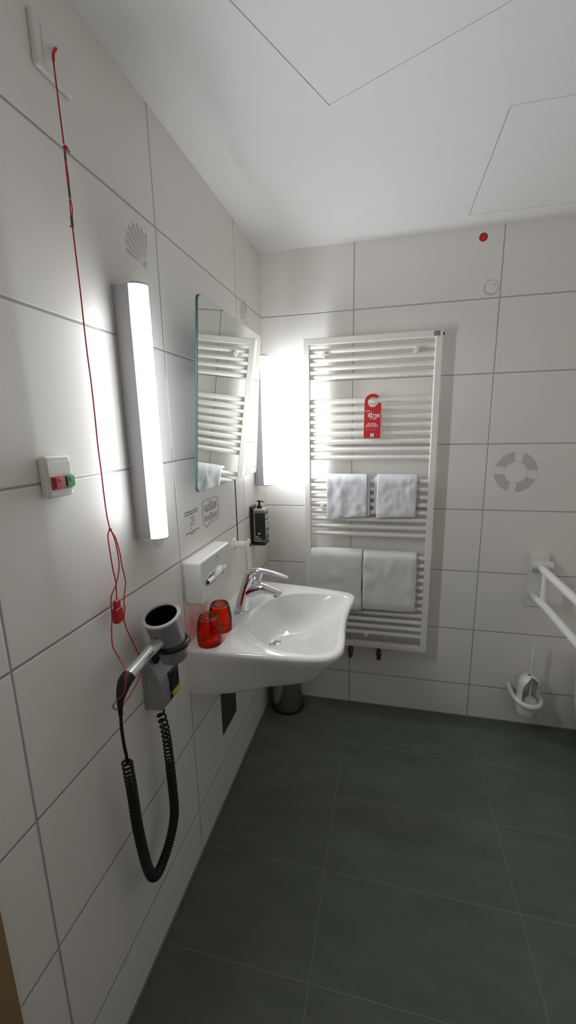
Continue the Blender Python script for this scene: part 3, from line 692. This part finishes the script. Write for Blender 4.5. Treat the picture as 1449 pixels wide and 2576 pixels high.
def towel(name, x0, x1, zbar, zf, zback, th, label, grp, m, under=None, yb=-.072, rb=.0122, seed=0, slope=0.):
    mb = MB()
    def sweep(x0, x1, r0, th, zf, zb_, amp, sd, slope=0.):
        core = [(yb+r0+th/2, zb_+(zbar-zb_)*k/8) for k in range(9)]
        core += [(yb+(r0+th/2)*math.cos(q), zbar+(r0+th/2)*math.sin(q)) for q in [PI*k/9 for k in range(1, 9)]]
        core += [(yb-r0-th/2-.006*(k/16)**1.5, zbar+(zf-zbar)*k/16) for k in range(17)]
        m_ = len(core); loop = []
        for side in (1, -1):
            seq = range(m_) if side > 0 else range(m_-1, -1, -1)
            for k in seq:
                a = Vector(core[max(k-1, 0)]); b = Vector(core[min(k+1, m_-1)]); tg = (b-a).normalized(); nn = Vector((-tg.y, tg.x))*-side
                e = .55 if k in (0, m_-1) else (.9 if k in (1, m_-2) else 1)
                loop.append((Vector(core[k]), nn*(th/2*e), k))
        N_ = len(loop); ns = 30; vs = []
        for i in range(ns+1):
            u = i/ns; x = x0+(x1-x0)*u; sc = 1
            if i in (0, ns): sc = .45
            elif i in (1, ns-1): sc = .88; x = x0+(x1-x0)*(.18/ns if i == 1 else 1-.18/ns)
            elif i in (2, ns-2): x = x0+(x1-x0)*(.6/ns if i == 2 else 1-.6/ns)
            for c_, nn, k in loop:
                q = c_+nn*sc
                d_ = noise.noise(Vector((x*14+sd*3.1, q.x*9, q.y*14)))*amp+noise.noise(Vector((x*55+sd, q.x*20, q.y*55)))*amp*.45
                fr_ = max(0, k-16)/16 if k > 16 else 0
                vs.append((x+noise.noise(Vector((sd, q.y*12, i*.02)))*.003+slope*fr_*.0, q.x-abs(d_)*(1.4 if q.x < yb else -.3), q.y+(noise.noise(Vector((x*10, sd, 2)))*.004+slope*(u-.5))*fr_))
        fs = []
        for i in range(ns):
            for k in range(N_):
                k2 = (k+1) % N_; fs.append((i*N_+k, i*N_+k2, (i+1)*N_+k2, (i+1)*N_+k))
        half = N_//2
        for base, rev in ((0, False), (ns*N_, True)):
            for k in range(half-1):
                f_ = (base+k, base+k+1, base+N_-2-k, base+N_-1-k); fs.append(f_ if rev else f_[::-1])
        mb.add(vs, fs)
    if under:
        sweep(x0+under, x1+under, rb, .009, zf+.012, zback, .002, seed+5)
        sweep(x0, x1, rb+.0095, th, zf, zback+.02, .004, seed, slope)
    else: sweep(x0, x1, rb, th, zf, zback, .004, seed, slope)
    single(name, mb, m, label, 'towel', ((x0+x1)/2, yb, zbar), grp, smooth=70)
G1, G2 = 'hand towels on the radiator', 'bath towels on the radiator'
zA = 1.802-.03634*16; zB = 1.802-.03634*26
towel('hand_towel', .326, .513, zA, 1.052, 1.09, .012, 'small white towel on the left, hanging over the radiator bars', G1, 'towel', .012, seed=1, slope=.016)
towel('hand_towel', .5565, .731, zA, 1.060, 1.09, .012, 'small white towel on the right, hanging over the radiator bars', G1, 'towel', -.013, seed=2, slope=.010)
towel('bath_towel', .2475, .496, zB, .585, .62, .024, 'large white towel on the left, lower radiator, partly behind the basin', G2, 'towel2', seed=3)
towel('bath_towel', .4995, .747, zB, .600, .62, .024, 'large white towel on the right, hanging low on the radiator', G2, 'towel2', seed=4)

# ------------------------------------------------------------------ red hanger on the radiator
O = Vector((.529, -.0885, 1.5745))
outer = [(.0365, -.1575), (.0375, -.0035), (.018, -.0035)]
outer += [(.0205*math.cos(q), .0205*math.sin(q)) for q in [-.17-(2*PI-.17-.93)*k/30 for k in range(31)]]
qe = -.17-(2*PI-.17-.93)
outer += [(.0365*math.cos(q), .0375*math.sin(q)) for q in [.62+(PI-.62)*k/20 for k in range(21)]]
outer += [(-.0385, -.1575)]
bmh = bmesh.new(); vv = [bmh.verts.new((p[0], p[1], 0)) for p in outer]; ee = [bmh.edges.new((vv[i-1], vv[i])) for i in range(len(vv))]
bmesh.ops.triangle_fill(bmh, use_beauty=True, edges=ee); bmesh.ops.subdivide_edges(bmh, edges=[e for e in bmh.edges if e.calc_length() > .015], cuts=2); bmesh.ops.triangulate(bmh, faces=bmh.faces)
bmh.verts.index_update()
bar1 = 1.802-.03634*6
def bend(p):
    y = O.y
    if O.z+p.y > bar1+.004: y += min(.014, (O.z+p.y-bar1-.004)*.55)
    return (O.x+p.x, y, O.z+p.y)
vs = [bend(v.co) for v in bmh.verts]; fs = [tuple(v.index for v in f.verts) for f in bmh.faces]; bmh.free()
t = thing('door_hanger', (O.x, O.y, 1.417), 'red door hanger card with white lettering hooked on a radiator bar', 'door hanger')
mb = MB().add(vs, fs); hc = part('card', mb, 'redprint', t, smooth=0)
so_ = hc.modifiers.new('thick', 'SOLIDIFY'); so_.thickness = .0007; so_.offset = 0
def lift(p): return (O.x+p[0], O.y-.0005, O.z+p[1])
mb = MB().tube([Vector((bend(Vector((p[0], p[1], 0))))) for p in outer], .0006, 5, closed=True)
part('card_edge', mb, 'ink', t, smooth=0)
mb = MB(); o = Vector((O.x, O.y-.0004, O.z))
mb.text('COME', .0075, o+Vector((-.0222, 0, -.0395)), **NS, bold=.00006, width=.0205)
mb.text('W', .033, o+Vector((-.0148, 0, -.0680)), **NS, bold=.0006, width=.0135)
mb.text('A', .050, o+Vector((-.0045, 0, -.0740)), **NS, bold=.0008, width=.0100)
mb.text('TER', .0200, o+Vector((.0170, 0, -.0655)), **NS, bold=.0004, width=.0330)
mb.text('BABY', .0085, o+Vector((.0105, 0, -.0740)), **NS, bold=.0002, width=.0160)
for k, w_ in enumerate((.019, .025, .029)): words(mb, o, NS, -w_-.001, w_-.001, -.0935-.0065*k, .0042, 100+k)
lo = o+Vector((-.0005, 0, -.1435)); pil = []
for k in range(4):
    a = Vector([(-.0085, .0085), (-.0085, -.0085), (.0085, -.0085), (.0085, .0085)][k]); b = Vector([(-.0085, -.0085), (.0085, -.0085), (.0085, .0085), (-.0085, .0085)][k])
    for j in range(6): p = a.lerp(b, j/6); pil.append(tuple(p*(1-.22*math.sin(PI*j/6))))
mb.prism(pil, lo, **NS, t=.0003)
part('lettering', mb, 'ink', hc, smooth=0)
mb = MB()
for k, w_ in enumerate((.028, .020)): words(mb, o, NS, -w_-.001, w_-.001, -.1170-.0062*k, .0032, 110+k)
part('small_print', mb, 'inkfaint', hc, smooth=0)
part('logo_print', MB().text('ibis', .0085, lo+Vector((0, -.0004, -.0026)), **NS, bold=.0001), 'darkink', hc, smooth=0)

# ------------------------------------------------------------------ things low in the room
single('inspection_plate', MB().box(0, .0025, -.7165, -.565, .291, .600), 'darksteel', 'dark metal plate on the left wall tiles under the basin', 'cover plate', (0, -.64, .291), bevel=.0006)
t = thing('waste_bin', (.112, -.094, 0), 'round steel waste bin on the floor in the corner under the basin', 'bin')
part('base_ring', MB().lathe([(.080, 0), (.0865, .001), (.0872, .012), (.084, .017), (.080, .018)], (.112, -.094, 0), (0, 0, 1), 48), 'blackm', t)
part('body', MB().lathe([(.0825, .016), (.083, .03), (.0765, .235), (.076, .24)], (.112, -.094, 0), (0, 0, 1), 56), 'steel', t)
part('lid', MB().lathe([(.0785, .238), (.0790, .246), (.074, .258), (.050, .270), (.001, .275)], (.112, -.094, 0), (0, 0, 1), 56), 'steel', t)

# toilet brush set
bc = Vector((1.279, -.072, 0))
t = thing('toilet_brush_holder', (bc.x, bc.y, .10), 'white plastic toilet brush holder with an arched opening on the back wall', 'brush holder')
mb = MB(); nt_, nz = 260, 150; vs = []; fs = []
def crad(z):
    if z > .265: return .0475*math.sqrt(max(0., 1-((z-.265)/.052)**2))
    return .0475+.002*(z-.18)
zs = [.172+(.316-.172)*k/(nz-1) for k in range(nz)]; a_op = -PI/2+.22
for z in zs:
    for k in range(nt_): q = 2*PI*k/nt_; r_ = max(crad(z), .004); vs.append((bc.x+r_*math.cos(q), bc.y+r_*math.sin(q), z))
for i in range(nz-1):
    for k in range(nt_):
        q = 2*PI*(k+.5)/nt_; dq = (q-a_op+PI) % (2*PI)-PI; z = (zs[i]+zs[i+1])/2
        if abs(dq) < 1.02*math.sqrt(max(0, 1-max(0, (z-.235)/.078)**2)): continue
        fs.append((i*nt_+k, i*nt_+(k+1) % nt_, (i+1)*nt_+(k+1) % nt_, (i+1)*nt_+k))
mb.add(vs, fs); hs = part('hood', mb, 'white', t, smooth=50); sm = hs.modifiers.new('thick', 'SOLIDIFY'); sm.thickness = .003
part('cup', MB().lathe([(.020, .098), (.036, .104), (.045, .122), (.0485, .150), (.0485, .174), (.0455, .174), (.0445, .150), (.030, .112), (.001, .110)], (bc.x, bc.y, 0), (0, 0, 1), 48, caps=False), 'white', t)
arm = spline([(1.215, .0, .208), (1.213, -.028, .206), (1.218, -.070, .196), (1.240, -.112, .187), (1.279, -.130, .182), (1.318, -.112, .182), (1.338, -.072, .184), (1.335, -.030, .188), (1.330, 0, .190)], 6)
part('wall_arm', MB().tube(arm, interp([.0125, .0115, .0100, .0105, .0110, .0105, .0105, .0105, .0105], len(arm)), 14, flat=1.25, up=(0, 0, 1)), 'white', t)
t = thing('toilet_brush', (bc.x+.006, bc.y-.004, .125), 'white toilet brush standing upright in its wall holder', 'toilet brush')
top = Vector((bc.x+.002, bc.y-.012, .487)); bot = Vector((bc.x+.008, bc.y-.004, .165)); hp_ = [bot.lerp(top, k/10) for k in range(11)]
part('handle', MB().tube(hp_, [.0042, .0042, .0042, .0040, .0040, .0042, .0055, .0075, .0078, .0068, .0035], 14), 'white', t)
mb = MB(); vs = []; fs = []; nn, mm = 48, 12
for j in range(mm+1):
    z = j/mm; r0 = .036*math.sin(PI*(.12+.80*z))**.6
    for k in range(nn): q = 2*PI*k/nn; r_ = r0*(1+.10*math.cos(k*PI*12/nn*2)+.05*math.cos(k*2.7)); vs.append((bc.x+.008+r_*math.cos(q), bc.y-.004+r_*math.sin(q), .122+.082*z))
for j in range(mm):
    for k in range(nn): fs.append((j*nn+k, j*nn+(k+1) % nn, (j+1)*nn+(k+1) % nn, (j+1)*nn+k))
fs.append(tuple(range(nn-1, -1, -1))); fs.append(tuple(range(mm*nn, mm*nn+nn)))
part('bristles', MB().add(vs, fs), 'brushhair', t)

# folding support rail
t = thing('support_rail', (1.283, 0, .632), 'white folding double-tube support rail on the back wall, right edge', 'grab rail')
part('wall_plate', MB().box(1.243, 1.3235, -.010, 0, .632, .895), 'white', t, bevel=.002)
part('top_cap', MB().box(1.244, 1.3225, -.034, -.008, .857, .896), 'white', t, bevel=.008)
part('hinge', MB().tube([(1.247, -.036, .843), (1.332, -.036, .843)], .0205, 24), 'white', t, bevel=.002)
yE = -.80; zU, zL = .835, .690; xr = 1.284
part('hinge_bracket', MB().box(1.2435, 1.2475, -.052, -.006, .812, .866), 'white', t, bevel=.001)
part('upper_tube', MB().tube([(xr, -.05, zU), (xr, yE, zU)], .0165, 24), 'white', t)
part('lower_tube', MB().tube([(xr-.012, -.012, zL), (xr, -.16, zL), (xr, yE, zL)], .0160, 24), 'white', t)
part('link', MB().tube([(xr, -.118, zL), (xr, -.118, zU)], .0140, 20), 'white', t)
rc = (zU-zL)/2; part('end_bend', MB().tube([(xr, yE-rc*math.sin(q), (zU+zL)/2+rc*math.cos(q)) for q in [PI*k/16 for k in range(17)]], .0163, 24), 'white', t)

# wall-hung toilet, only its left edge reaches into view
t = thing('toilet', (1.605, -.28, .10), 'white wall-hung toilet whose edge shows at the right border', 'toilet')
def oval(w, y0, y1, n=40, x=1.605):
    out = []
    for i in range(n):
        q = 2*PI*i/n; c_, s_ = math.cos(q), math.sin(q)
        py = (y0+y1)/2+(y1-y0)/2*s_
        px = x+w*(abs(c_)**.75 if s_ > 0 else abs(c_))*(1 if c_ > 0 else -1); out.append((px, py))
    return out
def loft(mb, rings_):
    n_ = len(rings_[0][0]); vs = [(p[0], p[1], z) for r, z in rings_ for p in r]
    fs = [(k*n_+i, k*n_+(i+1) % n_, (k+1)*n_+(i+1) % n_, (k+1)*n_+i) for k in range(len(rings_)-1) for i in range(n_)]
    fs += [tuple(range(n_-1, -1, -1)), tuple(range((len(rings_)-1)*n_, len(rings_)*n_))]; return mb.add(vs, fs)
part('bowl', loft(MB(), [(oval(.11, -.30, -.001), .10), (oval(.15, -.40, -.001), .16), (oval(.175, -.50, -.001), .26), (oval(.186, -.54, -.001), .37), (oval(.190, -.55, -.001), .41)]), 'ceram', t, smooth=50)
part('seat', loft(MB(), [(oval(.192, -.552, -.06), .412), (oval(.195, -.555, -.058), .418), (oval(.195, -.555, -.058), .428), (oval(.192, -.55, -.06), .431)]), 'white', t)
part('lid', loft(MB(), [(oval(.193, -.553, -.055), .432), (oval(.196, -.556, -.053), .437), (oval(.194, -.552, -.055), .447), (oval(.17, -.52, -.07), .452)]), 'white', t)

# ------------------------------------------------------------------ camera, world, view
cam = bpy.data.cameras.new('camera'); co = bpy.data.objects.new('camera', cam); COL.objects.link(co)
co.location = (.5985, -2.0554, 1.4708); co.rotation_euler = (1.3591, .0202, .2327)
cam.sensor_fit = 'VERTICAL'; cam.sensor_height = 36; cam.lens = 1057.16*36/2576
cam.shift_x = (724.5-720.1)/2576; cam.shift_y = (1303.6-1288)/2576; cam.clip_start = .02
S.camera = co
w = bpy.data.worlds.new('world'); S.world = w; w.use_nodes = True
w.node_tree.nodes['Background'].inputs[0].default_value = (.02, .02, .02, 1)
S.view_settings.view_transform = 'Standard'; S.view_settings.look = 'None'; S.view_settings.exposure = 0; S.view_settings.gamma = 1
S.view_settings.use_curve_mapping = False
S.cycles.max_bounces = 14; S.cycles.diffuse_bounces = 8; S.cycles.glossy_bounces = 6; S.cycles.transparent_max_bounces = 16
S.cycles.caustics_reflective = False; S.cycles.sample_clamp_indirect = 4
S.cycles.use_denoising = True
